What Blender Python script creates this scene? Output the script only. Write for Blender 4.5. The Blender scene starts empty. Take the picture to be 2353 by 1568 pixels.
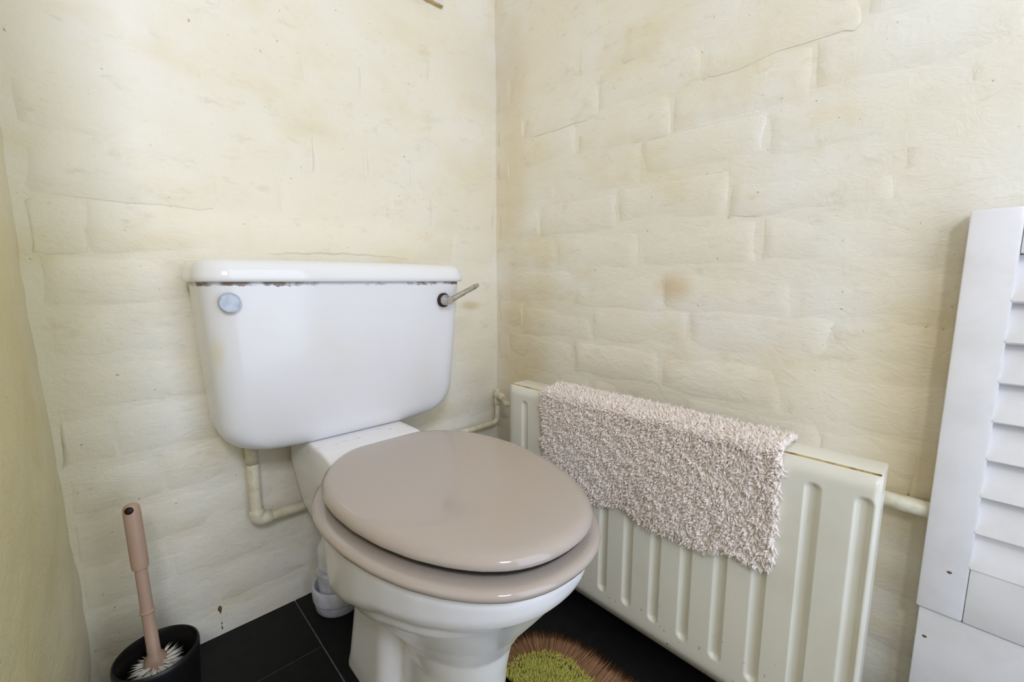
import bpy, bmesh, math, random
import numpy as np
from mathutils import Vector, Matrix

random.seed(7); rng = np.random.default_rng(7)
SC = bpy.context.scene; COL = SC.collection

# ------------------------------------------------------------------ camera
F_PX, IMG_W = 1000.0, 2353.0
PITCH, YAW = math.atan(139 / 1000), math.atan(949 / math.hypot(1000, 139))
cam_d = bpy.data.cameras.new('camera'); cam = bpy.data.objects.new('camera', cam_d); COL.objects.link(cam)
cam_d.sensor_width = 36.0; cam_d.lens = F_PX / IMG_W * 36.0; cam_d.clip_start = 0.01
fw = Vector((math.sin(YAW) * math.cos(PITCH), math.cos(YAW) * math.cos(PITCH), -math.sin(PITCH)))
rt = Vector((math.cos(YAW), -math.sin(YAW), 0)); up = rt.cross(fw)
cam.matrix_world = Matrix(((rt.x, up.x, -fw.x, 0), (rt.y, up.y, -fw.y, 0), (rt.z, up.z, -fw.z, 0.75), (0, 0, 0, 1)))
SC.camera = cam
SC.cycles.diffuse_bounces = 6          # white paint and pile pass light on many times
SC.cycles.max_bounces = 8; SC.cycles.glossy_bounces = 3; SC.cycles.transmission_bounces = 2; SC.cycles.caustics_reflective = False; SC.cycles.caustics_refractive = False

# ------------------------------------------------------------------ light
WY, XB, XL, YF, ZC = 1.034, 0.9055, -0.083, -0.58, 2.30      # back wall, right wall, left nib wall, front wall, ceiling
XO, YN = -0.95, 0.45                                           # the place opens out to XO in front of the nib wall, which ends at YN
world = bpy.data.worlds.new('world'); SC.world = world; world.use_nodes = True
bgn = world.node_tree.nodes['Background']; bgn.inputs[0].default_value = (0.75, 0.86, 1.0, 1); bgn.inputs[1].default_value = 1.0
WX0, WX1, WZ0, WZ1 = -0.38, -0.10, 1.30, 1.62                  # window opening in the front wall
def area(name, loc, target, sx, sy, power, color):
    l = bpy.data.lights.new(name, 'AREA'); l.shape = 'RECTANGLE'; l.size = sx; l.size_y = sy; l.energy = power; l.color = color
    o = bpy.data.objects.new(name, l); COL.objects.link(o); o.location = loc
    o.rotation_euler = (Vector(target) - Vector(loc)).to_track_quat('-Z', 'Y').to_euler(); return o
area('window_daylight', ((WX0 + WX1) / 2, YF - 0.055, (WZ0 + WZ1) / 2), (0.45, 0.85, 0.75), WX1 - WX0, WZ1 - WZ0, 17, (0.88, 0.905, 1.0))
DX0, DX1, DZ1 = 0.02, 0.74, 1.95                               # unseen doorway, added behind the camera for low bluish frontal fill
area('doorway_fill', ((DX0 + DX1) / 2, YF - 0.065, DZ1 / 2), ((DX0 + DX1) / 2, 0, DZ1 / 2), DX1 - DX0, DZ1 - 0.02, 12.5, (0.72, 0.82, 1.0))
vs = SC.view_settings
vs.view_transform = 'Standard'; vs.look = 'None'; vs.gamma = 1.0; vs.use_curve_mapping = False; vs.exposure = -0.33

# ------------------------------------------------------------------ materials
def srgb(r, g, b):
    f = lambda c: (c / 255 / 12.92) if c / 255 <= 0.04045 else ((c / 255 + 0.055) / 1.055) ** 2.4
    return (f(r), f(g), f(b), 1)
class NT:
    def __init__(s, name, rough=0.5, metal=0.0, spec=0.5, coat=0.0):
        s.m = bpy.data.materials.new(name); s.m.use_nodes = True; s.t = s.m.node_tree
        s.b = s.t.nodes['Principled BSDF']; s.b.inputs['Roughness'].default_value = rough
        s.b.inputs['Metallic'].default_value = metal; s.b.inputs['Specular IOR Level'].default_value = spec
        s.b.inputs['Coat Weight'].default_value = coat; s.b.inputs['Coat Roughness'].default_value = 0.05
        s.geo = s.t.nodes.new('ShaderNodeNewGeometry')
    def n(s, t, **k):
        o = s.t.nodes.new(t)
        for a, v in k.items(): setattr(o, a, v)
        return o
    def L(s, a, b): s.t.links.new(a, b)
    def val(s, x, sock):
        if isinstance(x, (int, float)): sock.default_value = x
        elif isinstance(x, tuple): sock.default_value = x
        else: s.L(x, sock)
    def math(s, op, a, b=0.0, c=0.0, clamp=False):
        o = s.n('ShaderNodeMath', operation=op, use_clamp=clamp)
        for i, x in enumerate((a, b, c)): s.val(x, o.inputs[i])
        return o.outputs[0]
    def pos(s, scale=(1, 1, 1)):
        mp = s.n('ShaderNodeMapping'); s.L(s.geo.outputs['Position'], mp.inputs[0]); mp.inputs['Scale'].default_value = scale
        return mp.outputs[0]
    def noise(s, scale, detail=3, vec=None, rough=0.55, dist=0.0):
        o = s.n('ShaderNodeTexNoise'); o.inputs['Scale'].default_value = scale; o.inputs['Detail'].default_value = detail
        o.inputs['Roughness'].default_value = rough; o.inputs['Distortion'].default_value = dist
        s.L(vec if vec is not None else s.geo.outputs['Position'], o.inputs['Vector']); return o.outputs[0]
    def remap(s, x, a, b, c=0.0, d=1.0):
        o = s.n('ShaderNodeMapRange'); o.interpolation_type = 'SMOOTHSTEP'; s.val(x, o.inputs[0])
        for i, v in enumerate((a, b, c, d)): o.inputs[i + 1].default_value = v
        return o.outputs[0]
    def mix(s, fac, a, b):
        o = s.n('ShaderNodeMix', data_type='RGBA'); s.val(fac, o.inputs[0]); s.val(a, o.inputs[6]); s.val(b, o.inputs[7]); return o.outputs[2]
    def sep(s):
        o = s.n('ShaderNodeSeparateXYZ'); s.L(s.geo.outputs['Position'], o.inputs[0]); return o.outputs
    def blob(s, c, r):       # soft ellipsoidal tint mask around a place
        v = s.n('ShaderNodeVectorMath', operation='SUBTRACT'); s.L(s.geo.outputs['Position'], v.inputs[0]); v.inputs[1].default_value = c
        d = s.n('ShaderNodeVectorMath', operation='DIVIDE'); s.L(v.outputs[0], d.inputs[0]); d.inputs[1].default_value = r
        l = s.n('ShaderNodeVectorMath', operation='LENGTH'); s.L(d.outputs[0], l.inputs[0]); return s.remap(l.outputs[1], 0.1, 1.0, 1.0, 0.0)
    def bump(s, h, strength, dist, normal=None):
        o = s.n('ShaderNodeBump'); o.inputs['Strength'].default_value = strength; o.inputs['Distance'].default_value = dist
        s.L(h, o.inputs['Height'])
        if normal is not None: s.L(normal, o.inputs['Normal'])
        return o.outputs[0]
    def out(s, color=None, normal=None, rough=None):
        if color is not None: s.val(color, s.b.inputs['Base Color'])
        if normal is not None: s.L(normal, s.b.inputs['Normal'])
        if rough is not None: s.val(rough, s.b.inputs['Roughness'])
        return s.m

def mat_wall():
    k = NT('painted_brick', rough=0.42, spec=0.4)
    cream, pale, yel = srgb(235, 228, 210), srgb(238, 235, 226), srgb(226, 213, 178)
    c = k.mix(k.remap(k.noise(3.2, 3), 0.38, 0.68), cream, pale)
    c = k.mix(k.math('MULTIPLY', k.remap(k.noise(5.0, 3, k.pos((1, 1, 1.6))), 0.5, 0.75), 0.55), c, yel)
    for ctr, r, a, colr in (((XB, 0.455, 0.735), (0.3, 0.06, 0.045), 0.55, srgb(205, 172, 122)),
                            ((XB, 0.92, 0.55), (0.3, 0.16, 0.3), 0.5, srgb(214, 190, 138)),
                            ((XB, 0.96, 1.05), (0.3, 0.10, 0.5), 0.35, srgb(216, 194, 150)),
                            ((XB, 0.99, 1.35), (0.3, 0.14, 0.2), 0.3, srgb(205, 190, 165)),
                            ((0.80, WY, 0.675), (0.055, 0.3, 0.022), 0.5, srgb(196, 170, 104)),
                            ((XB, 0.06, 0.55), (0.3, 0.10, 0.4), 0.4, srgb(210, 184, 120)),  # yellow shade beside the louvred door, put into the wall colour
                            ((XL, 0.6, 0.6), (0.2, 0.9, 0.9), 0.75, srgb(204, 190, 118))):  # olive of bounced light on the dim left wall, painted into its colour
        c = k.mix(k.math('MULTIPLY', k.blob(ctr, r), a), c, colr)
    sp = k.remap(k.noise(95, 2), 0.735, 0.76)
    c = k.mix(k.math('MULTIPLY', sp, 0.5), c, srgb(128, 104, 70))
    gr = k.math('MULTIPLY', k.remap(k.noise(16, 4, k.pos((1, 1, 2.2)), 0.7), 0.55, 0.8), 0.35)
    c = k.mix(gr, c, srgb(190, 178, 146))
    b1 = k.bump(k.noise(26, 4, k.pos((1, 1, 1.7)), 0.65, 0.6), 0.35, 0.006)
    b2 = k.bump(k.noise(170, 3), 0.22, 0.0016, b1)
    return k.out(c, b2, k.remap(k.noise(9, 3), 0.3, 0.7, 0.36, 0.55))
def mat_ceramic(name, base, grime=()):
    k = NT(name, rough=0.2, spec=0.5)
    c = k.mix(k.remap(k.noise(7, 3), 0.45, 0.8, 0, 0.3), base, srgb(228, 222, 206))
    z = k.sep()[2]
    for z0, z1, amt in grime:      # crust left along a joint
        h = k.math('MULTIPLY', k.noise(70, 5, None, 0.7), z1 - z0)
        edge = k.math('GREATER_THAN', k.math('ADD', z0 + (z1 - z0) * 0.1, h), z) if z1 > z0 else k.math('LESS_THAN', k.math('ADD', z0 + (z1 - z0) * 0.1, h), z)
        patch = k.remap(k.noise(22, 4), 0.42, 0.6)
        c = k.mix(k.math('MULTIPLY', k.math('MULTIPLY', edge, patch), amt), c, srgb(112, 88, 68))
    return k, c
def simple(name, col, rough=0.5, metal=0.0, col2=None, scale=30, bump=0.0, spec=0.5):
    k = NT(name, rough=rough, metal=metal, spec=spec)
    c = col if col2 is None else k.mix(k.remap(k.noise(scale, 4), 0.4, 0.7), col, col2)
    nrm = k.bump(k.noise(scale * 3, 3), bump, 0.002) if bump else None
    return k.out(c, nrm)
def island(name, a, b, rough=0.9, scale=6, sheen=0.3, through=0.0):
    k = NT(name, rough=rough, spec=0.03)
    k.b.inputs['Sheen Weight'].default_value = sheen
    c = k.mix(k.geo.outputs['Random Per Island'], a, b)
    c = k.mix(k.remap(k.noise(scale, 3), 0.35, 0.7, 0, 0.35), c, a)
    if through:      # thin yarn lets some light through
        tr = k.n('ShaderNodeBsdfTranslucent'); k.L(c, tr.inputs[0]); mx = k.n('ShaderNodeMixShader'); mx.inputs[0].default_value = through
        k.L(k.b.outputs[0], mx.inputs[1]); k.L(tr.outputs[0], mx.inputs[2]); k.L(mx.outputs[0], k.t.nodes['Material Output'].inputs[0])
    return k.out(c)

M = {}
M['wall'] = mat_wall()
k, c = mat_ceramic('cistern_ceramic', srgb(233, 233, 238), [(0.750, 0.735, 0.9)])
c = k.mix(k.math('MULTIPLY', k.blob((0.137, 0.86, 0.625), (0.014, 0.1, 0.045)), 0.35), c, srgb(226, 208, 130))
c = k.mix(k.math('MULTIPLY', k.blob((0.588, 0.87, 0.702), (0.024, 0.04, 0.03)), k.remap(k.noise(120, 3), 0.4, 0.6, 0, 0.8)), c, srgb(92, 70, 60))
M['cistern'] = k.out(c)
k, c = mat_ceramic('pan_ceramic', srgb(241, 240, 243)); 
st = k.math('MULTIPLY', k.remap(k.noise(38, 5, None, 0.7), 0.56, 0.68), k.math('MULTIPLY', k.remap(k.sep()[2], 0.400, 0.415), k.remap(k.sep()[1], 0.83, 0.885)))
c = k.mix(k.math('MULTIPLY', st, 0.7), c, srgb(120, 88, 58)); M['pan'] = k.out(c)
M['lid'] = NT('cistern_lid_ceramic', rough=0.09).out(srgb(236, 236, 238))
M['seat'] = NT('taupe_gloss', rough=0.10, spec=0.55).out(srgb(180, 168, 159))
M['rubber_and_shade'] = simple('dark_rubber_and_shade', srgb(18, 17, 17), 0.6)
M['chrome'] = simple('worn_chrome', srgb(200, 198, 194), 0.16, 1.0, srgb(150, 146, 140), 60)
M['rust'] = simple('rusted_washer', srgb(62, 42, 34), 0.8, 0.1, srgb(32, 24, 22), 140, 0.5)
M['capgrey'] = simple('grey_plastic', srgb(176, 182, 190), 0.35, 0.3, srgb(160, 166, 176), 90)
M['pipe'] = simple('painted_pipe', srgb(226, 220, 200), 0.4, 0, srgb(206, 196, 164), 40, 0.25)
k = NT('radiator_enamel', rough=0.28)
c = k.mix(k.remap(k.noise(6, 4), 0.45, 0.75, 0, 0.5), srgb(230, 227, 214), srgb(218, 212, 194))
ch = k.math('MULTIPLY', k.remap(k.noise(150, 2), 0.70, 0.73), k.remap(k.sep()[2], 0.17, 0.06))
c = k.mix(ch, c, srgb(120, 84, 50))
M['rad'] = k.out(c, k.bump(k.noise(45, 3), 0.12, 0.002))
M['radrust'] = simple('rusty_seam', srgb(196, 170, 116), 0.7, 0, srgb(112, 76, 34), 55, 0.4)
M['white'] = simple('white_gloss_paint', srgb(236, 234, 236), 0.25, 0, srgb(228, 226, 226), 14, 0.08)
M['hole'] = simple('brown_screw_hole', srgb(104, 78, 60), 0.8)
k = NT('black_tile', rough=0.5, spec=0.22)
M['tile'] = k.out(k.mix(k.remap(k.noise(40, 5), 0.4, 0.75), srgb(10, 10, 11), srgb(19, 19, 21)), k.bump(k.noise(90, 4), 0.12, 0.002))
M['grout'] = simple('grey_grout', srgb(108, 106, 110), 0.85, 0, srgb(84, 82, 86), 60)
M['towel'] = island('beige_shag', srgb(238, 226, 218), srgb(252, 244, 238), 0.95, 14, 0.0, 0.0)
M['towelback'] = simple('beige_backing', srgb(226, 214, 205), 0.95)
M['green'] = island('lime_pile', srgb(178, 174, 84), srgb(200, 196, 108), 0.95, 20, 0.0)
M['brown'] = island('brown_fringe', srgb(134, 98, 72), srgb(168, 130, 98), 0.95, 20, 0.0)
M['brownbase'] = simple('brown_backing', srgb(86, 60, 46), 0.95)
M['holder'] = simple('matt_black_plastic', srgb(16, 16, 17), 0.4)
M['stick'] = simple('salmon_plastic', srgb(186, 156, 138), 0.4)
M['bristle'] = island('white_bristle', srgb(222, 218, 206), srgb(240, 238, 230), 0.7, 20, 0)
M['soil'] = simple('painted_soil_pipe', srgb(214, 216, 228), 0.45, 0, srgb(190, 192, 204), 60, 0.3)
M['ceil'] = simple('ceiling_paint', srgb(242, 236, 218), 0.7, 0, srgb(234, 226, 204), 4)
k = NT('plaque_paint', rough=0.45)
M['plaque'] = k.out(k.mix(k.remap(k.noise(120, 2), 0.66, 0.70), srgb(232, 222, 218), srgb(110, 92, 84)))
M['plaqueedge'] = simple('bare_wood_edge', srgb(200, 182, 130), 0.7, 0, srgb(176, 150, 92), 50)

# ------------------------------------------------------------------ mesh helpers
def link(name, me, m, parent=None, smooth=True):
    if smooth: me.polygons.foreach_set('use_smooth', [True] * len(me.polygons))
    if m is not None and not me.materials: me.materials.append(M[m] if isinstance(m, str) else m)
    o = bpy.data.objects.new(name, me); COL.objects.link(o)
    if parent is not None: o.parent = parent
    return o
def mesh(v, f, name='m'):
    me = bpy.data.meshes.new(name); me.from_pydata([tuple(map(float, p)) for p in v], [], [tuple(map(int, q)) for q in f]); me.update(); return me
def fixn(me):
    bm = bmesh.new(); bm.from_mesh(me); bmesh.ops.recalc_face_normals(bm, faces=bm.faces); bm.to_mesh(me); bm.free(); return me
def tag(o, label=None, cat=None, group=None, kind=None):
    for k_, v_ in (('label', label), ('category', cat), ('group', group), ('kind', kind)):
        if v_: o[k_] = v_
    return o
def empty(name, loc, label, cat, group=None):
    o = bpy.data.objects.new(name, None); COL.objects.link(o); o.location = loc; o.empty_display_size = 0.05
    return tag(o, label, cat, group)
class MB:
    def __init__(s): s.v = []; s.f = []
    def add(s, v, f):
        b = len(s.v); s.v += [tuple(p) for p in v]; s.f += [tuple(i + b for i in q) for q in f]; return s
    def loft(s, rings, cap0=True, cap1=True, closed=True):
        n = len(rings[0]); v = [p for r in rings for p in r]; f = []
        for i in range(len(rings) - 1):
            for j in range(n if closed else n - 1):
                a, b = i * n + j, i * n + (j + 1) % n
                f.append((a, b, b + n, a + n))
        if cap0: f.append(tuple(range(n))[::-1])
        if cap1: f.append(tuple((len(rings) - 1) * n + j for j in range(n)))
        return s.add(v, f)
    def tube(s, path, r, n=14, caps=True):
        P = [Vector(p) for p in path]; R = r if isinstance(r, (list, tuple)) else [r] * len(P); rings = []; prev = None
        for i, p in enumerate(P):
            t = (P[min(i + 1, len(P) - 1)] - P[max(i - 1, 0)]).normalized()
            if prev is None: a = t.orthogonal().normalized()
            else: a = (prev - t * prev.dot(t)).normalized()
            prev = a; b = t.cross(a)
            rings.append([p + (a * math.cos(2 * math.pi * j / n) + b * math.sin(2 * math.pi * j / n)) * R[i] for j in range(n)])
        return s.loft(rings, caps, caps)
    def lathe(s, prof, c=(0, 0, 0), n=32, cap0=True, cap1=True):
        return s.loft([[(c[0] + r * math.cos(2 * math.pi * j / n), c[1] + r * math.sin(2 * math.pi * j / n), c[2] + z) for j in range(n)] for r, z in prof], cap0, cap1)
    def box(s, a, b, bev=0.0, rot=None):
        bm = bmesh.new(); bmesh.ops.create_cube(bm, size=1)
        for v in bm.verts: v.co = Vector(((a[i] + b[i]) / 2 + v.co[i] * (b[i] - a[i]) for i in range(3)))
        if bev: bmesh.ops.bevel(bm, geom=bm.edges[:], offset=bev, segments=2, affect='EDGES', profile=0.6)
        if rot is not None:
            ctr = Vector(((a[i] + b[i]) / 2 for i in range(3)))
            for v in bm.verts: v.co = ctr + rot @ (v.co - ctr)
        bm.verts.index_update(); s.add([v.co[:] for v in bm.verts], [[v.index for v in f.verts] for f in bm.faces]); bm.free(); return s
    def build(s, name, m, parent=None, smooth=True):
        return link(name, fixn(mesh(s.v, s.f, name)), m, parent, smooth)
def auto(o, ang=35):
    me = o.data; bm = bmesh.new(); bm.from_mesh(me)
    for e in bm.edges:
        if len(e.link_faces) == 2 and e.calc_face_angle(0) > math.radians(ang): e.smooth = False
    bm.to_mesh(me); bm.free(); return o
def arc(p0, p1, p2, r, n=6):      # a rounded corner at p1
    p0, p1, p2 = map(Vector, (p0, p1, p2)); a = (p0 - p1).normalized(); b = (p2 - p1).normalized()
    s_, e = p1 + a * r, p1 + b * r
    return [tuple((1 - t) ** 2 * s_ + 2 * t * (1 - t) * p1 + t * t * e) for t in [i / n for i in range(n + 1)]]
def vnoise(x, y, seed=0):         # smooth value noise, numpy
    r = np.random.default_rng(seed).random((64, 64)); xi, yi = np.floor(x).astype(int), np.floor(y).astype(int)
    fx, fy = x - xi, y - yi; fx, fy = fx * fx * (3 - 2 * fx), fy * fy * (3 - 2 * fy)
    g = lambda i, j: r[(xi + i) % 64, (yi + j) % 64]
    return (g(0, 0) * (1 - fx) + g(1, 0) * fx) * (1 - fy) + (g(0, 1) * (1 - fx) + g(1, 1) * fx) * fy
def sstep(a, b, x): t = np.clip((x - a) / (b - a), 0, 1); return t * t * (3 - 2 * t)
def tufts(base, direc, length, rad, curl, name, m, parent, seed=1):
    # thousands of tapered bent yarns in one mesh
    g = np.random.default_rng(seed); N = len(base); D = direc / np.linalg.norm(direc, axis=1, keepdims=True)
    ref = np.tile([0.31, 0.53, 0.79], (N, 1)); A = np.cross(D, ref); A /= np.linalg.norm(A, axis=1, keepdims=True); Bv = np.cross(D, A)
    bend = A * g.normal(0, 1, (N, 1)) + Bv * g.normal(0, 1, (N, 1)); bend *= curl[:, None] if np.ndim(curl) else curl
    K = 5; nv = 2 * K + 1; V = np.zeros((N, nv, 3))
    for lv, (t, w) in enumerate(((0.0, 1.0), (0.62, 1.05))):
        ctr = base + D * (length * t)[:, None] + bend * (length * t * t)[:, None]
        for j in range(K):
            a = 2 * math.pi * j / K; V[:, lv * K + j] = ctr + (A * math.cos(a) + Bv * math.sin(a)) * (rad * w)[:, None]
    V[:, 2 * K] = base + D * length[:, None] + bend * length[:, None]
    q = np.array([t_ for j in range(K) for t_ in ([j, (j + 1) % K, K + (j + 1) % K], [j, K + (j + 1) % K, K + j], [K + j, K + (j + 1) % K, 2 * K])])
    Fc = (q[None] + (np.arange(N) * nv)[:, None, None]).reshape(-1, 3)
    me = bpy.data.meshes.new(name); me.vertices.add(N * nv); me.vertices.foreach_set('co', V.reshape(-1))
    me.loops.add(len(Fc) * 3); me.loops.foreach_set('vertex_index', Fc.reshape(-1).astype(np.int32))
    me.polygons.add(len(Fc)); me.polygons.foreach_set('loop_start', np.arange(0, len(Fc) * 3, 3, dtype=np.int32)); me.update(calc_edges=True)
    o = link(name, me, m, parent); o['kind'] = 'stuff'; return o

# ------------------------------------------------------------------ room shell
def wall_grid(name, u0, u1, v0, v1, fn, amp, step=0.011, seed=3):
    nu, nv = int((u1 - u0) / step) + 1, int((v1 - v0) / step) + 1
    U, V = np.meshgrid(np.linspace(u0, u1, nu), np.linspace(v0, v1, nv))
    h = amp * ((vnoise(U * 6 + 9, V * 9 + 9, seed) - 0.5) * 1.6 + (vnoise(U * 22 + 5, V * 30 + 5, seed + 1) - 0.5) * 0.7)
    P = fn(U.ravel(), V.ravel(), h.ravel()); idx = np.arange(nu * nv).reshape(nv, nu)
    f = np.stack([idx[:-1, :-1], idx[:-1, 1:], idx[1:, 1:], idx[1:, :-1]], -1).reshape(-1, 4)
    o = link(name, mesh(P, f, name), 'wall'); o['kind'] = 'structure'; return o
wall_back = wall_grid('wall_back', XL - 0.05, XB + 0.05, -0.03, ZC, lambda u, v, h: np.stack([u, WY - h, v], -1), 0.0018, seed=3)
wall_right = wall_grid('wall_right', YF, WY + 0.05, -0.03, ZC, lambda u, v, h: np.stack([XB - h, u, v], -1), 0.002, seed=13)
# the left wall is lumpy and bellies out a little
wall_left = wall_grid('wall_left', YN, WY + 0.05, -0.03, ZC, lambda u, v, h: np.stack([XL + h * 2.0 + 0.006 * np.sin(u * 7 + v * 2) * np.sin(v * 4.1 + 1), u, v], -1), 0.0024, step=0.016, seed=23)
# brick faces under the paint: pillow-shaped pieces, one object each
def brick_mesh(L, H, seed, nm):
    g = np.random.default_rng(seed); nu, nv = 9, 5
    uu = np.array([0, .03, .1, .3, .5, .7, .9, .97, 1]); vv = np.array([0, .14, .5, .86, 1.0])
    P, Fq = [], []
    for j, b in enumerate(vv):
        for i, a in enumerate(uu):
            e = (j in (0, nv - 1)) + (i in (0, nu - 1)); e2 = (j in (1, nv - 2)) or (i in (1, nu - 2))
            hgt = -0.0034 if e else (0.0009 if e2 else 0.0014) + g.normal(0, 0.00030)
            w = g.normal(0, 0.0026, 2); P.append(((a - 0.5) * L + w[0], hgt, (b - 0.5) * H + w[1]))
    for j in range(nv - 1):
        for i in range(nu - 1): a = j * nu + i; Fq.append((a, a + nu, a + nu + 1, a + 1))
    me = mesh(P, Fq, nm); me.materials.append(M['wall']); me.polygons.foreach_set('use_smooth', [True] * len(me.polygons)); return me
STRETCH = [brick_mesh(0.249, 0.0905, 100 + i, 'brick') for i in range(7)]
HEADER = [brick_mesh(0.124, 0.0905, 200 + i, 'brick') for i in range(4)]
def lay_bricks(parent, u0, u1, z0, k0, k1, place, depth, seed, tilt):
    g = random.Random(seed)
    for k_ in range(k0, k1):
        zc = z0 + 0.0915 * (k_ + 0.5); u = u0 - g.choice((0.0, 0.125)) - (0.06 if k_ % 2 else 0.0)
        while u < u1:
            hd = g.random() < 0.22; Lb = 0.125 if hd else 0.25; uc = u + Lb / 2; u += Lb
            if uc - Lb / 2 < u0 - 0.02 or uc + Lb / 2 > u1 + 0.02:
                lo, hi = max(uc - Lb / 2, u0), min(uc + Lb / 2, u1)
                if hi - lo < 0.04: continue
                sx = (hi - lo) / Lb; uc = (lo + hi) / 2
            else: sx = 1.0
            o = bpy.data.objects.new('brick', g.choice(HEADER if hd else STRETCH)); COL.objects.link(o); o.parent = parent
            place(o, uc, zc + g.gauss(0, 0.0012), depth * g.uniform(-0.9, 0.35), (g.gauss(0.3 * tilt, tilt), g.gauss(0, 0.005), g.gauss(0, 0.0025)))
            o.scale = (sx, depth / 0.0014 * g.uniform(0.7, 1.25), 1)
def pA(o, u, z, d, r): o.location = (u, WY - d, z); o.rotation_euler = (r[0], r[1], math.pi + r[2])
def pB(o, u, z, d, r): o.location = (XB - d, u, z); o.rotation_euler = (r[0] * 1.3, r[1], math.pi / 2 + r[2])
lay_bricks(wall_back, XL + 0.01, XB - 0.012, 0.0645 - 0.0915, 0, 18, pA, 0.0008, 5, 0.009)
lay_bricks(wall_right, -0.15, WY - 0.012, 0.594 - 0.0915 * 7, 0, 20, pB, 0.0009, 8, 0.022)

def slab(name, a, b, m, **kw):
    o = MB().box(a, b).build(name, m, smooth=False); o['kind'] = 'structure'; return o
floor = slab('floor', (XO - 0.1, YF, -0.05), (XB + 0.1, WY + 0.05, -0.0016), 'grout')
TS, TX, TY = 0.52, 0.2665, 0.858
tm = MB().box((-TS / 2 + 0.0013, -TS / 2 + 0.0013, -0.006), (TS / 2 - 0.0013, TS / 2 - 0.0013, 0.0), 0.0008).build('tile', 'tile', floor, False)
first = True
for i in range(-5, 3):
    for j in range(-8, 2):
        x0, y0 = TX + i * TS, TY + j * TS - (0.138 if i % 2 == 0 else 0.0)
        if x0 > XB or x0 + TS < XO or y0 > WY or y0 + TS < YF: continue
        if x0 + TS < XL and y0 > YN: continue
        o = tm if first else bpy.data.objects.new('tile', tm.data)
        if not first: COL.objects.link(o); o.parent = floor
        first = False; o.location = (x0 + TS / 2, y0 + TS / 2, 0)
ceiling = slab('ceiling', (XO - 0.1, YF - 0.1, ZC), (XB + 0.1, WY + 0.1, ZC + 0.05), 'ceil')
mb = MB()
mb.box((XO - 0.1, YF - 0.06, -0.05), (WX0, YF, ZC)); mb.box((WX1, YF - 0.06, -0.05), (DX0, YF, ZC)); mb.box((DX1, YF - 0.06, -0.05), (XB + 0.1, YF, ZC)); mb.box((DX0, YF - 0.06, DZ1), (DX1, YF, ZC))
mb.box((WX0, YF - 0.06, -0.05), (WX1, YF, WZ0)); mb.box((WX0, YF - 0.06, WZ1), (WX1, YF, ZC))
wf = mb.build('wall_front', 'wall', smooth=False); wf['kind'] = 'structure'
slab('wall_outer', (XO - 0.06, YF, -0.05), (XO, YN + 0.06, ZC), 'wall'); slab('wall_nib', (XO, YN, -0.05), (XL - 0.012, YN + 0.06, ZC), 'wall')
mb = MB(); e = 0.015
mb.box((WX0, YF - 0.05, WZ0), (WX0 + e, YF - 0.01, WZ1)); mb.box((WX1 - e, YF - 0.05, WZ0), (WX1, YF - 0.01, WZ1))
mb.box((WX0 + e, YF - 0.05, WZ0), (WX1 - e, YF - 0.01, WZ0 + e)); mb.box((WX0 + e, YF - 0.05, WZ1 - e), (WX1 - e, YF - 0.01, WZ1))
mb.box((WX0 + e, YF - 0.05, WZ0 + 0.17), (WX1 - e, YF - 0.01, WZ0 + 0.19))
dm = MB(); dm.box((DX0, YF - 0.06, 0), (DX0 + .025, YF + .004, DZ1)); dm.box((DX1 - .025, YF - 0.06, 0), (DX1, YF + .004, DZ1)); dm.box((DX0 + .025, YF - 0.06, DZ1 - .025), (DX1 - .025, YF + .004, DZ1))
dm.build('door_1', 'white', smooth=False)['kind'] = 'structure'  # frame around the added doorway
win = mb.build('window_1', 'white', smooth=False); win['kind'] = 'structure'

# ------------------------------------------------------------------ toilet
TX0 = 0.386
toilet = empty('toilet', (TX0, 0.7, 0), 'white close-coupled toilet with a closed taupe seat and lid', 'toilet')
def kid(mb_or_obj, name, m, parent, smooth=True, ang=None):
    o = mb_or_obj.build(name, m, None, smooth)
    if ang: auto(o, ang)
    o.parent = parent; bpy.context.view_layer.update(); o.matrix_parent_inverse = parent.matrix_world.inverted(); return o
bpy.context.view_layer.update()
HP = [(.313, 0), (.3155, .03), (.322, .052), (.334, .075), (.357, .100), (.388, .122), (.43, .143), (.48, .159), (.535, .169), (.59, .172), (.64, .168), (.69, .154), (.73, .132), (.757, .108), (.773, .088), (.7815, .070), (.7845, .055), (.785, 0)]
def outline(off=0.0, n=96, dy=0.0):
    pts = [(h, y) for y, h in HP] + [(-h, y) for y, h in HP[-2:0:-1]]
    P = np.array(pts); d = np.r_[0, np.cumsum(np.hypot(*np.diff(np.r_[P, P[:1]], axis=0).T))]
    t = np.linspace(0, d[-1], n * 4, endpoint=False); Q = np.stack([np.interp(t, d, np.r_[P[:, k_], P[:1, k_]]) for k_ in (0, 1)], -1)
    for _ in range(10): Q = 0.5 * Q + 0.25 * np.roll(Q, 1, 0) + 0.25 * np.roll(Q, -1, 0)
    tg = np.roll(Q, -1, 0) - np.roll(Q, 1, 0); nr = np.stack([tg[:, 1], -tg[:, 0]], -1); nr /= np.linalg.norm(nr, axis=1, keepdims=True)
    Q = Q + nr * off
    return Q[::4] + [0, dy]
def ring(off, z, n=96, dy=0.0): return [(TX0 + a, b, z) for a, b in outline(off, n, dy)]
def sring(off, z, ctr=(0, 0.56), base=None):       # scaled outline: safe for strong insets
    Q = outline(0.0); s_ = off; return [(TX0 + ctr[0] + (a - ctr[0]) * s_, ctr[1] + (b - ctr[1]) * s_, z) for a, b in Q]
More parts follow.
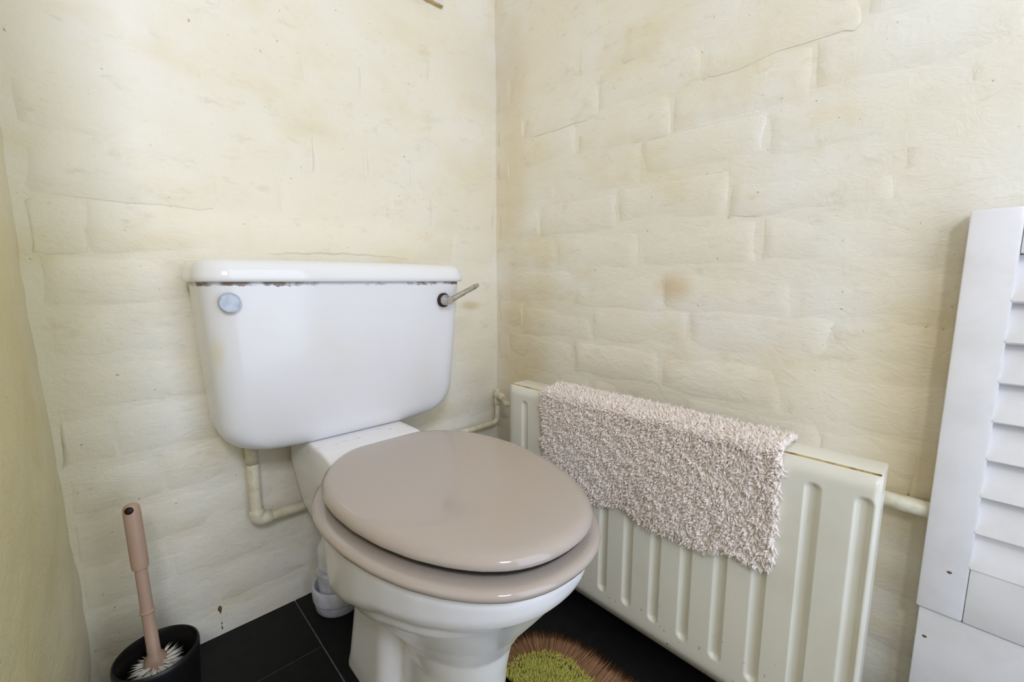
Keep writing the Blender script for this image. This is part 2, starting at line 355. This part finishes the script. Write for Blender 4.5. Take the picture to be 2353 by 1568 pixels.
# lid
lid = MB().loft([ring(-0.03, 0.4245), ring(-0.014, 0.4240), ring(-0.007, 0.4200), ring(-0.002, 0.4192), ring(0.0008, 0.4206), ring(0.0018, 0.4235), ring(0.0010, 0.4285), ring(-0.003, 0.4328), ring(-0.009, 0.4364), ring(-0.018, 0.4384),
                 sring(0.78, 0.4395), sring(0.5, 0.4402), sring(0.2, 0.4404)])
def widen(mb_, k_, dx=0.0): mb_.v = [(TX0 + dx + (p[0] - TX0) * k_, p[1], p[2]) for p in mb_.v]; return mb_
lid = kid(widen(lid, 1.035, 0.003), 'lid', 'seat', toilet)
kid(widen(MB().loft([ring(-0.030, 0.4215), ring(-0.030, 0.4120), ring(-0.0075, 0.4120), ring(-0.0045, 0.4135), ring(-0.0040, 0.4215)], False, False), 1.035, 0.003), 'gap_shade_band', 'rubber_and_shade', lid)  # black band added to darken the shaded gap between lid and seat
seat = MB().loft([ring(-0.07, 0.396), ring(-0.05, 0.3885), ring(0.006, 0.3885), ring(0.0125, 0.3915), ring(0.0145, 0.3965), ring(0.0135, 0.4005), ring(0.009, 0.4035), ring(0.002, 0.4048), ring(-0.03, 0.4050), ring(-0.06, 0.4035), ring(-0.07, 0.396)], False, False)
st = kid(widen(seat, 1.035), 'seat', 'seat', toilet)
for (bx, by) in ((-0.085, 0.44), (0.085, 0.44), (-0.10, 0.64), (0.10, 0.64)):
    kid(MB().lathe([(0.008, 0.4035), (0.007, 0.4250)], (TX0 + bx, by, 0), 12), 'buffer', 'rubber_and_shade', lid)
for sx in (-1, 1):
    h = MB().tube([(TX0 + sx * 0.035, 0.772, 0.4145), (TX0 + sx * 0.070, 0.772, 0.4145)], 0.006, 14)
    h.lathe([(0.008, 0.396), (0.008, 0.413)], (TX0 + sx * 0.052, 0.772, 0), 12); kid(h, 'hinge', 'chrome', st)
# pan: rim, bowl, shelf under the cistern and pedestal melted together into one casting
def ell(cx, cy, rx, ryf, ryb, z, n=96, p=2.0):
    out = []
    for j in range(n):
        a = 2 * math.pi * j / n - math.pi / 2; ca, sa = math.cos(a), math.sin(a)
        x = rx * math.copysign(abs(ca) ** (2 / p), ca); y = (ryf if sa < 0 else ryb) * math.copysign(abs(sa) ** (2 / p), sa); out.append((TX0 + cx + x, cy + y, z))
    return out
bowl = MB().loft([ell(0, .56, .088, .10, .15, -0.004, p=2.6), ell(0, .56, .084, .10, .15, 0.02, p=2.6), ell(0, .56, .072, .105, .13, 0.06), ell(0, .55, .070, .105, .12, 0.14),
                  ell(0, .55, .078, .115, .13, 0.19), ell(0, .55, .098, .140, .15, 0.23), ell(0, .55, .122, .175, .19, 0.27), ell(0, .555, .143, .205, .22, 0.30), ring(-0.022, 0.318), ring(-0.010, 0.327), ring(-0.004, 0.340), ring(0.000, 0.376), ring(-0.004, 0.384), ring(-0.012, 0.387)])
nbowl = len(bowl.v)
def rrect(x0, x1, y0, y1, r, z, n=6):
    out = []
    for (cx, cy, a0) in ((x1 - r, y0 + r, -90), (x1 - r, y1 - r, 0), (x0 + r, y1 - r, 90), (x0 + r, y0 + r, 180)):
        for i in range(n + 1):
            a = math.radians(a0 + 90 * i / n); out.append((cx + r * math.cos(a), cy + r * math.sin(a), z))
    return out
X = TX0
bowl.loft([rrect(X - .085, X + .085, .60, .94, .04, .20), rrect(X - .108, X + .100, .62, .98, .03, .27), rrect(X - .116, X + .108, .64, 1.01, .02, .36), rrect(X - .113, X + .105, .66, 1.012, .014, .400), rrect(X - .111, X + .103, .745, 1.012, .012, .414), rrect(X - .109, X + .101, .80, 1.012, .012, .422), rrect(X - .106, X + .098, .82, 1.008, .012, .4245)])
bowl.loft([rrect(X - .100, X + .100, .62, .80, .03, -.004), rrect(X - .098, X + .098, .63, .79, .03, .03), rrect(X - .085, X + .085, .64, .79, .03, .12), rrect(X - .072, X + .072, .64, .80, .03, .22), rrect(X - .068, X + .068, .62, .80, .03, .30)])
bowl.tube([(X, .74, .21), (X - .01, .86, .205), (X - .03, .935, .18), (X - .046, .952, .14), (X - .046, .954, .10)], [.045, .045, .046, .042, .040], 20)
def shear(p):      # the lip of the bowl runs lower towards the back
    w = float(sstep(0.10, 0.27, p[2]) * (1 - sstep(0.345, 0.372, p[2]))); kx = 1 + 0.045 * float(sstep(0.2, 0.3, p[2])); return (TX0 + (p[0] - TX0) * kx, p[1], p[2] + w * (0.016 - 0.16 * min(max(p[1] - 0.33, 0), 0.36) - 0.20 * min(max(p[1] - 0.50, 0), 0.19)))
bowl.v[:nbowl] = [shear(p) for p in bowl.v[:nbowl]]
pan = kid(bowl, 'pan', 'pan', toilet)
rm = pan.modifiers.new('remesh', 'REMESH'); rm.mode = 'VOXEL'; rm.voxel_size = 0.0035; rm.use_smooth_shade = True
sm = pan.modifiers.new('smooth', 'SMOOTH'); sm.factor = 0.5; sm.iterations = 9
# cistern
def cring(hw, d, r, z, bow=0.010, n=8):
    P = rrect(X - hw, X + hw, WY - d, WY - 0.006, r, z, n); out = []
    Q = []
    for i in range(len(P)):
        a, b = P[i], P[(i + 1) % len(P)]; L = math.hypot(b[0] - a[0], b[1] - a[1]); m = 1
        if i % (n + 1) == n: m = 24
        for t in range(m): Q.append((a[0] + (b[0] - a[0]) * t / m, a[1] + (b[1] - a[1]) * t / m, z))
    for x, y, zz in Q:
        w = max(0.0, min(1.0, (WY - 0.006 - y) / max(d - 0.006, 1e-3))); u = abs(x - X)
        out.append((x, y + w * bow * float(sstep(0.10, hw, u)), zz))
    return out
def cprof(z):
    t = (0.748 - z) / 0.32; return 0.268 - 0.016 * t, 0.178 - 0.026 * t ** 1.3
rings = []
for z in [0.748, 0.744, 0.70, 0.65, 0.60, 0.55, 0.51, 0.488]:
    hw, d = cprof(z); rings.append(cring(hw, d, 0.046, z))
for a in range(1, 10):
    an = math.radians(a * 10); z = 0.488 - 0.063 * math.sin(an); hw, d = cprof(z)
    rings.append(cring(hw - 0.070 * (1 - math.cos(an)), d - 0.020 * max(0, 1 - math.cos(max(0, an - 0.5) * 1.4)) , 0.046, z))
rings.reverse()
cist = kid(MB().loft(rings), 'cistern', 'cistern', toilet)
def lring(off, z):
    return [(x, y, z) for x, y, _ in cring(0.277 + off, 0.190 + off, 0.05 + off, z, 0.012)]
kid(MB().loft([lring(-0.02, 0.7475), lring(-0.003, 0.7475), lring(0, 0.7505), lring(-0.0005, 0.758), lring(-0.003, 0.770), lring(-0.007, 0.778), lring(-0.013, 0.7835), lring(-0.024, 0.787), lring(-0.044, 0.788)]), 'cistern_lid', 'lid', toilet)
yf = WY - cprof(0.71)[1]
gk = MB().box((X - .104, WY - .128, .4235), (X + .096, WY - .03, .4265), 0.001); kid(gk, 'doughnut_washer', 'rust', toilet)
def disc(c, prof, n=28): # lathe about the -y axis
    v = []; return MB().loft([[(c[0] + r * math.cos(2 * math.pi * j / n), c[1] - h, c[2] + r * math.sin(2 * math.pi * j / n)) for j in range(n)] for r, h in prof])
kid(disc((0.157, yf + 0.002, 0.713), [(0.0165, -0.004), (0.0165, 0.0026), (0.0158, 0.0036), (0.0142, 0.0036), (0.0138, 0.0028), (0.0006, 0.0028)]), 'blanking_cap', 'capgrey', cist, ang=30)
hx, hz = 0.588, 0.7045; yh = yf + 0.006
kid(disc((hx, yh, hz), [(0.0165, 0.0), (0.0168, 0.004), (0.0150, 0.006), (0.010, 0.0065)], 18), 'corroded_washer', 'rust', cist)
lv = disc((hx, yh, hz), [(0.0125, 0.004), (0.0128, 0.010), (0.0115, 0.014), (0.0105, 0.026), (0.0095, 0.030), (0.0006, 0.031)], 24)
dirv = Vector((0.082, -0.004, 0.036)); p0 = Vector((hx + 0.003, yh - 0.0245, hz + 0.000)); up_ = Vector((-0.40, 0, 0.915))
rr = []
for t, w, hgt in ((-0.06, .004, .004), (0.05, .0055, .0065), (0.2, .005, .0062), (0.5, .0045, .0058), (0.85, .0045, .0058), (0.97, .004, .0045), (1.0, .002, .002)):
    c_ = p0 + dirv * t; rr.append([tuple(c_ + up_ * hgt * math.copysign(abs(math.sin(a)) ** .6, math.sin(a)) + Vector((0, 1, 0)) * w * math.copysign(abs(math.cos(a)) ** .6, math.cos(a))) for a in [2 * math.pi * j / 16 for j in range(16)]])
lv.loft(rr); kid(lv, 'flush_lever', 'chrome', cist, ang=50)

# soil pipe collar in the floor
soil = empty('soil_pipe', (X - .046, .954, 0), 'white painted soil pipe socket in the floor behind the toilet pan', 'pipe')
bpy.context.view_layer.update()
cx, cy = X - .046, .954
so = kid(MB().lathe([(.046, -.001), (.050, .004), (.053, .022), (.0535, .026), (.0555, .028), (.0565, .040), (.0565, .056), (.0545, .060), (.0505, .060), (.0490, .055), (.0485, .030), (.001, .030)], (cx, cy, 0), 40, True, False), 'socket', 'soil', soil, ang=40)
kid(MB().lathe([(.0425, .032), (.0420, .070), (.0425, .082), (.0445, .084), (.0445, .094), (.0420, .095)], (cx, cy, 0), 36, True, True), 'spigot', 'soil', soil, ang=40)

# ------------------------------------------------------------------ pipes on the walls
fp = empty('feed_pipe', (0.2, WY - 0.03, 0.24), 'cream painted water pipe dropping from the cistern and turning along the wall', 'pipe')
bpy.context.view_layer.update()
py = WY - 0.030; P0, P1, P2 = (0.198, py, 0.45), (0.198, py, 0.243), (0.42, py, 0.241)
kid(MB().tube([P0] + arc(P0, P1, P2, 0.016) + [P2], 0.0115, 16), 'pipe', 'pipe', fp)
kid(MB().tube([(0.198, py, 0.268)] + arc((0.198, py, 0.268), P1, (0.225, py, 0.243), 0.014) + [(0.226, py, 0.243)], 0.0142, 16), 'elbow', 'pipe', fp)
kid(MB().tube([(0.198, py, 0.37), (0.198, py, 0.405)], 0.0122, 16), 'coupling', 'pipe', fp)
rp = empty('radiator_pipe', (0.885, WY - 0.03, 0.3), 'thin cream pipe along the back wall rising to the radiator valve', 'pipe')
bpy.context.view_layer.update()
rx = 0.884; ry = WY - 0.026; Q0, Q1, Q2 = (0.52, ry, 0.300), (rx, ry, 0.303), (rx, ry, 0.385)
kid(MB().tube([Q0] + arc(Q0, Q1, Q2, 0.022) + [Q2], 0.0078, 14), 'pipe', 'pipe', rp)
vb = MB().tube([(rx, ry, .358), (rx, ry, .362), (rx, ry, .376), (rx, ry, .380), (rx, ry, .396)], [.008, .0105, .0105, .009, .009], 8)
vb.tube([(rx, ry + .004, .393), (rx - .008, ry - .03, .393), (rx - .02, ry - .05, .393)], [.011, .012, .009], 10); vb.tube([(rx, ry, .39), (rx, ry, .408), (rx, ry, .412)], [.0105, .009, .003], 10)
kid(vb, 'valve', 'pipe', rp, ang=40)
kid(MB().tube([(rx - .02, ry - .05, .393), (rx - .07, ry - .12, .40), (.795, .80, .42), (.785, .775, .44)], .0075, 12), 'union', 'pipe', rp)
wp = empty('wall_pipe', (XB - 0.018, 0.05, 0.4), 'cream painted pipe clipped along the right wall between radiator and louvred door', 'pipe')
bpy.context.view_layer.update()
kid(MB().tube([(XB - .019, .25, .404), (XB - .019, -.12, .404)], .0125, 16), 'pipe', 'pipe', wp)
kid(MB().box((XB - .03, .150, .388), (XB, .170, .42), .003), 'clip', 'pipe', wp)

# ------------------------------------------------------------------ radiator
RX, RY0, RY1, RZ0, RZ1 = 0.730, 0.061, 0.789, 0.042, 0.4905
radiator = empty('radiator', (RX + 0.03, (RY0 + RY1) / 2, 0.042), 'cream fluted panel radiator on the right wall with rust along its top edge', 'radiator')
bpy.context.view_layer.update()
SL = [0.0765 + 0.0596 * i for i in range(12)]
ys = sorted(set(np.round(np.concatenate([np.linspace(RY0, RY1, 60)] + [s_ + np.array([-.0125, -.011, -.009, -.0065, -.004, 0, .004, .0065, .009, .011, .0125]) for s_ in SL]), 5)))
ys = [y for y in ys if RY0 <= y <= RY1]
zs = sorted(set(np.round(np.concatenate([np.linspace(RZ0, RZ1, 24), np.linspace(.072, .102, 13), np.linspace(.437, .465, 13)]), 5)))
Yg, Zg = np.meshgrid(ys, zs); dep = np.zeros_like(Yg)
for s_ in SL:
    zt, zb, hwid = .4475, .0945, .0105; cz = np.clip(Zg, zb, zt); r_ = np.hypot(Yg - s_, Zg - cz); dep = np.maximum(dep, .0072 * (1 - sstep(hwid - .0062, hwid + .0008, r_)))
edge = np.minimum.reduce([Yg - RY0, RY1 - Yg, Zg - RZ0, RZ1 - Zg]); dep += .004 * (1 - sstep(0, .007, edge))
nv_, nu_ = Yg.shape; V = np.stack([RX + dep, Yg, Zg], -1).reshape(-1, 3); idx = np.arange(nv_ * nu_).reshape(nv_, nu_)
fq = np.stack([idx[:-1, :-1], idx[1:, :-1], idx[1:, 1:], idx[:-1, 1:]], -1).reshape(-1, 4).tolist()
bd = list(idx[0]) + list(idx[1:, -1]) + list(idx[-1, -2::-1]) + list(idx[-2:0:-1, 0]); n0 = len(V); V = V.tolist()
for i in bd: V.append([RX + .013, V[i][1], V[i][2]])
for i in range(len(bd)): j = (i + 1) % len(bd); fq.append((bd[i], bd[j], n0 + j, n0 + i))
me = fixn(mesh(V, fq, 'front_panel')); o = link('front_panel', me, 'rad', radiator); o.matrix_parent_inverse = radiator.matrix_world.inverted()
mb = MB().box((RX + .052, RY0 + .006, RZ0), (RX + .064, RY1 - .006, RZ1 - .004), .003); kid(mb, 'rear_panel', 'rad', radiator, ang=40)
mb = MB()
for i in range(24): y = RY0 + .03 + i * .029; mb.box((RX + .013, y, RZ0 + .03), (RX + .052, y + .002, RZ1 - .03))
kid(mb, 'convector_fins', 'rad', radiator, smooth=False)
kid(MB().box((RX + .0115, RY0 + .001, RZ1 - .012), (RX + .066, RY1 - .001, RZ1 + .0015), .0025), 'top_cover', 'rad', radiator, ang=40)
kid(MB().box((RX + .0062, RY0 + .002, RZ1 - .004), (RX + .0120, RY1 - .002, RZ1 + .0009)), 'rusty_seam', 'radrust', radiator, smooth=False)
for y in (RY0 + .001, RY1 - .005): kid(MB().box((RX + .008, y, RZ0 + .02), (RX + .060, y + .004, RZ1 - .01), .001), 'end_plate', 'rad', radiator, ang=40)
for y in (.17, .66): kid(MB().box((RX + .064, y, .10), (XB + .002, y + .03, .44), .001), 'wall_bracket', 'rad', radiator, ang=40)

# ------------------------------------------------------------------ shaggy mat over the radiator
towel = empty('bath_mat', (RX + 0.03, 0.41, RZ1), 'shaggy beige bath mat draped over the radiator to dry', 'bath mat')
bpy.context.view_layer.update()
TY0, TY1 = 0.177, 0.664
def tz_bottom(y):
    z = 0.288 + 0.006 * np.sin(y * 31) + 0.005 * np.sin(y * 57 + 1); 
    return z + 0.05 * (1 - np.sqrt(np.clip(1 - (np.clip(TY0 + 0.05 - y, 0, .05) / 0.05) ** 2, 0, 1))) + 0.03 * (1 - np.sqrt(np.clip(1 - (np.clip(y - TY1 + 0.05, 0, .05) / 0.05) ** 2, 0, 1)))
top = RZ1 + .006; xf, xb = RX - .004, RX + .070
def drape(y, s_):     # s: 0 front hem .. 1 front top .. 2 over the top .. 3 back hem ; arrays
    y, s_ = np.broadcast_arrays(np.asarray(y, float), np.asarray(s_, float)); zb = tz_bottom(y); x = np.empty_like(y); z = np.empty_like(y); nx = np.empty_like(y); nz = np.empty_like(y)
    f_ = s_ <= 1; zz = zb + (top - .012 - zb) * s_; x[f_] = xf - .003 * np.sin(y[f_] * 24) * (1 - s_[f_]); z[f_] = zz[f_]; nx[f_] = -1; nz[f_] = 0
    m_ = (s_ > 1) & (s_ <= 2); a = (s_ - 1); ang = np.pi * a; cxm, hw = (xf + xb) / 2, (xb - xf) / 2
    sup = lambda c_: np.sign(c_) * np.abs(c_) ** .55
    x[m_] = (cxm - hw * sup(np.cos(ang)))[m_]; z[m_] = (top - .012 + .014 * sup(np.sin(ang)))[m_]; nx[m_] = -(np.cos(ang) ** 3)[m_]; nz[m_] = (np.sin(ang) + .2)[m_]
    b_ = s_ > 2; x[b_] = xb; z[b_] = (top - .012 - .12 * (s_ - 2))[b_]; nx[b_] = 1; nz[b_] = 0
    return np.stack([x, y, z], -1), np.stack([nx, 0 * y, nz], -1)
ss = np.r_[np.linspace(0, 1, 12), np.linspace(1.04, 1.96, 14), np.linspace(2, 3, 6)]; yy = np.linspace(TY0, TY1, 60)
Sg, Yg = np.meshgrid(ss, yy); Pd, Nd = drape(Yg, Sg); n1, n2 = Sg.shape; idx = np.arange(n1 * n2).reshape(n1, n2)
me = fixn(mesh(Pd.reshape(-1, 3), np.stack([idx[:-1, :-1], idx[:-1, 1:], idx[1:, 1:], idx[1:, :-1]], -1).reshape(-1, 4), 'backing'))
o = link('backing', me, 'towelback', towel); o.matrix_parent_inverse = towel.matrix_world.inverted()
sd = o.modifiers.new('thickness', 'SOLIDIFY'); sd.thickness = 0.003; sd.offset = 0.0
N1, N2 = 17500, 9500
yb = rng.uniform(TY0, TY1, N1 + N2); sb = np.r_[rng.uniform(0, 1.0, N1), 1.0 + 1.05 * (.5 - .5 * np.cos(np.pi * rng.uniform(0, 1, N2) ** 1.0)) ]
B_, Nn = drape(yb, sb); g = rng
clump = np.stack([vnoise(yb * 90, B_[:, 2] * 90, 41) - .5, vnoise(yb * 90, B_[:, 2] * 90, 42) - .5, vnoise(yb * 55, B_[:, 2] * 55, 43) - .5], -1)
D = Nn * .62 + np.stack([clump[:, 2] * .5, clump[:, 0] * 2.2, clump[:, 1] * 1.8 * (sb <= 1) - .62 * (sb <= 1)], -1) + g.normal(0, .28, B_.shape)
tf = tufts(B_, D, g.uniform(.009, .0145, N1 + N2), g.uniform(.0015, .0022, N1 + N2), 0.35, 'pile', 'towel', towel, 4); tf.matrix_parent_inverse = towel.matrix_world.inverted()

# ------------------------------------------------------------------ pedestal mat on the floor
mat = empty('pedestal_mat', (0.39, 0.30, 0), 'lime green pedestal mat with brown fringe on the floor around the toilet base', 'bath mat')
bpy.context.view_layer.update()
MX0, MX1, MY0, MY1, MR = 0.172, 0.600, 0.05, 0.548, 0.085
def inside(x, y, grow=0.0):
    dx = np.maximum(np.abs(x - (MX0 + MX1) / 2) - ((MX1 - MX0) / 2 - MR), 0); dy = np.maximum(np.abs(y - (MY0 + MY1) / 2) - ((MY1 - MY0) / 2 - MR), 0)
    return (np.hypot(dx, dy) < MR + grow) & ~((np.abs(x - X) < .105 - grow * .1) & (y > .42))
per = rrect(MX0, MX1, MY0, MY1, MR, 0.001, 12)
cut = [(X + .105, MY1), (X + .105, .46), (X + .06, .42), (X - .06, .42), (X - .105, .46), (X - .105, MY1)]
def ushape(grow, z):
    p = rrect(MX0 - grow, MX1 + grow, MY0 - grow, MY1 + grow, MR + grow * .6, z, 12); right = p[:26]; left = p[26:]
    return right + [(c_[0], c_[1] + (grow if c_[1] == MY1 else 0), z) for c_ in cut] + left
def tslab(grow, z0, z1):
    a, b = ushape(grow, z0), ushape(grow, z1); n = len(a); bm = bmesh.new()
    va = [bm.verts.new(p) for p in a]; vb_ = [bm.verts.new(p) for p in b]
    for i in range(n): bm.faces.new((va[i], va[(i + 1) % n], vb_[(i + 1) % n], vb_[i]))
    fs = [bm.faces.new(va[::-1]), bm.faces.new(vb_)]; bmesh.ops.triangulate(bm, faces=fs); me = bpy.data.meshes.new('backing'); bm.to_mesh(me); bm.free(); return fixn(me)
o = link('backing', tslab(0.004, 0.0005, 0.006), 'brownbase', mat, False); o.matrix_parent_inverse = mat.matrix_world.inverted()
Np = 46000; xx = rng.uniform(MX0, MX1, Np); yy = rng.uniform(MY0, MY1, Np); kp = inside(xx, yy); xx, yy = xx[kp], yy[kp]; Np = len(xx)
cl = np.stack([vnoise(xx * 70, yy * 70, 51) - .5, vnoise(xx * 70, yy * 70, 52) - .5], -1)
D = np.stack([cl[:, 0] * .9, cl[:, 1] * .9, np.ones(Np)], -1) + rng.normal(0, .14, (Np, 3))
tf = tufts(np.stack([xx, yy, np.full(Np, .005)], -1), D, rng.uniform(.013, .018, Np), rng.uniform(.0011, .0016, Np), .15, 'pile', 'green', mat, 6); tf.matrix_parent_inverse = mat.matrix_world.inverted()
# fringe yarns lying outwards all along the outer edge
Pp = np.array(per)[:, :2]; seg = np.r_[Pp, Pp[:1]]; dl = np.r_[0, np.cumsum(np.hypot(*np.diff(seg, axis=0).T))]
Nf = 9500; t = rng.uniform(0, dl[-1], Nf); fx = np.interp(t, dl, seg[:, 0]); fy = np.interp(t, dl, seg[:, 1]); t2 = t + .002
tx, ty = np.interp(t2 % dl[-1], dl, seg[:, 0]) - fx, np.interp(t2 % dl[-1], dl, seg[:, 1]) - fy; nl = np.hypot(tx, ty) + 1e-9; ox, oy = ty / nl, -tx / nl
keep = ~((np.abs(fx - X) < .115) & (fy > .4)); fx, fy, ox, oy = fx[keep], fy[keep], ox[keep], oy[keep]; Nf = len(fx)
lay = rng.uniform(0, 1, Nf)
D = np.stack([ox, oy + .10, .02 + .08 * rng.normal(size=Nf) * .3], -1) + rng.normal(0, .045, (Nf, 3)) * [1, 1, .1]
D[:, 2] = -0.02 - 0.14 * lay
tf = tufts(np.stack([fx - ox * .012, fy - oy * .012, .004 + .012 * lay], -1), D, rng.uniform(.070, .084, Nf), rng.uniform(.0012, .0018, Nf), .03, 'fringe', 'brown', mat, 9); tf.matrix_parent_inverse = mat.matrix_world.inverted()

# ------------------------------------------------------------------ louvred door by the right wall
LX, LY1 = 0.868, 0.0175
louvre = empty('louvred_door', (LX + .015, LY1 - .2, 0), 'white louvred cupboard door against the right wall beside the radiator', 'louvred door')
bpy.context.view_layer.update()
LY0, LT = LY1 - .42, .030
door = kid(MB().box((LX, LY1 - .050, .256), (LX + LT, LY1, .845), .004), 'stile', 'white', louvre, ang=40)
kid(MB().box((LX, LY0, .256), (LX + LT, LY0 + .05, .845), .004), 'stile', 'white', louvre, ang=40)
kid(MB().box((LX + .001, LY0 + .05, .256), (LX + LT - .001, LY1 - .050, .342), .003), 'bottom_rail', 'white', louvre, ang=40)
kid(MB().box((LX + .001, LY0 + .05, .785), (LX + LT - .001, LY1 - .050, .845), .003), 'top_rail', 'white', louvre, ang=40)
z = 0.345
s0 = MB().box((-.0045, LY0 + .048, -.033), (.0045, LY1 - .048, .033), .002, None)
s0 = kid(s0, 'slat', 'white', louvre, ang=40)
for i in range(8):
    o = s0 if i == 0 else s0.copy()
    if i: COL.objects.link(o); o.parent = louvre; o.matrix_parent_inverse = louvre.matrix_world.inverted()
    o.location = (LX + .0155, 0, .3705 + i * .0545); o.rotation_euler = (0, math.radians(22), 0)
kid(MB().box((LX + .004, LY0, .0), (LX + LT, LY1 - .004, .2545), .003), 'plinth_board', 'white', louvre, ang=40)
kid(MB().box((LX + LT, LY0, 0), (XB + .004, LY1 - .02, .02), .001), 'plinth_batten', 'white', louvre, ang=40)
for (y, z, dx) in ((-.013, .326, 0), (.003, .209, .004)):
    kid(MB().loft([[(LX + dx - h, y + r * math.cos(a), z + r * .7 * math.sin(a)) for a in [2 * math.pi * j / 10 for j in range(10)]] for r, h in ((.0028, -.001), (.0026, .0006), (.001, .0008))]), 'screw_head', 'hole', louvre)

# ------------------------------------------------------------------ toilet brush and its holder
HX, HY = 0.012, 0.872
holder = empty('brush_holder', (HX, HY, 0), 'round matt black toilet brush holder on the floor in the left corner', 'brush holder')
bpy.context.view_layer.update()
kid(MB().lathe([(.046, 0.0), (.050, .002), (.0535, .06), (.0575, .128), (.0580, .136), (.0570, .141), (.0548, .142), (.0530, .139), (.0520, .128), (.047, .012), (.001, .010)], (HX, HY, 0.0005), 48, True, False), 'cup', 'holder', holder, ang=60)
kid(MB().lathe([(.0475, .0), (.0505, .0), (.0515, .010), (.0508, .014), (.050, .014)], (HX, HY, 0.0003), 48, True, True), 'foot_ring', 'holder', holder, ang=40)
brush = empty('toilet_brush', (HX - .002, HY + .012, 0.02), 'salmon pink plastic toilet brush with white bristles standing in the black holder', 'toilet brush')
bpy.context.view_layer.update()
b0, b1 = Vector((HX - .003, HY + .018, .112)), Vector((0.003, .915, .388)); ax = (b1 - b0).normalized(); Ln = (b1 - b0).length
pt = lambda t: tuple(b0 + (b1 - b0) * t)
kid(MB().tube([pt(-.03), pt(.0), pt(.03), pt(.06), pt(.30), pt(.62)], [.016, .0165, .015, .0092, .0088, .0086], 18), 'shaft', 'stick', brush, ang=50)
kid(MB().tube([pt(.318), pt(.322), pt(.330), pt(.334)], [.0088, .0108, .0108, .0088], 20), 'collar_ring', 'stick', brush)
gp = MB().tube([pt(.60), pt(.602), pt(.63), pt(.94), pt(.975), pt(.992), pt(1.0)], [.0086, .0112, .0120, .0118, .0112, .009, .0045], 20)
gp = kid(gp, 'grip', 'stick', brush, ang=60)
hp = Vector(pt(.962)); hd = Vector((-.30, -.9, .3)).normalized()
kid(MB().tube([tuple(hp + hd * .0085), tuple(hp + hd * .0118)], [.0062, .0058], 14), 'hanging_hole', 'rubber_and_shade', gp)
kid(MB().tube([pt(-.22), pt(-.03)], [.006, .006], 12), 'head_core', 'stick', brush)
Nb = 640; t = rng.uniform(-.22, -.005, Nb); a = rng.uniform(0, 2 * math.pi, Nb)
cl_ = np.round(a / (2 * math.pi) * 14) / 14 * 2 * math.pi; a = cl_ + rng.normal(0, .07, Nb)
Bb = np.array(b0)[None] + np.array(b1 - b0)[None] * t[:, None]
D = np.stack([np.cos(a), np.sin(a), .12 + rng.normal(0, .08, Nb)], -1)
tf = tufts(Bb, D, rng.uniform(.034, .041, Nb), rng.uniform(.0011, .0017, Nb), .05, 'bristles', 'bristle', brush, 12); tf.matrix_parent_inverse = brush.matrix_world.inverted()

# ------------------------------------------------------------------ plaque high on the back wall
plq = empty('wall_plaque', (0.60, WY - .01, 1.456), 'corner of a pale wooden plaque fixed high on the back wall above the cistern', 'plaque')
bpy.context.view_layer.update()
kid(MB().box((.48, WY - .015, 1.4535), (.7175, WY + .001, 1.66), .003), 'board', 'plaque', plq, ang=40)
kid(MB().box((.481, WY - .0125, 1.4522), (.7165, WY + .001, 1.4540), .001), 'lower_edge', 'plaqueedge', plq, ang=40)

# ------------------------------------------------------------------ wall blemishes
rd = MB().tube([(.24 + .38 * t, WY + .0040, .806 + .010 * math.sin(math.pi * t) + .0012 * math.sin(t * 41)) for t in [i / 40 for i in range(41)]], [.003 + .0042 * math.sin(math.pi * i / 40) ** .5 + .0004 * math.sin(i * 1.9) for i in range(41)], 16)
o = rd.build('plaster_ridge', 'wall', wall_back)
zz_ = [.066, .062, .058, .054, .049, .043, .037, .031, .026, .021, .015, .010, .004]
gp_ = MB().tube([(.121 + dx, WY + .0006, z) for z, dx in zip(zz_, (0, .0004, .0002, .0007, .0010, .0012, .0008, .0014, .0012, .0004, .0010, .0016, .0012))], [.0014, .0034, .0040, .0024, .0014, .0011, .0012, .0009, .0017, .0011, .0019, .0012, .0008], 8)
o = gp_.build('open_joint', 'hole', wall_back)
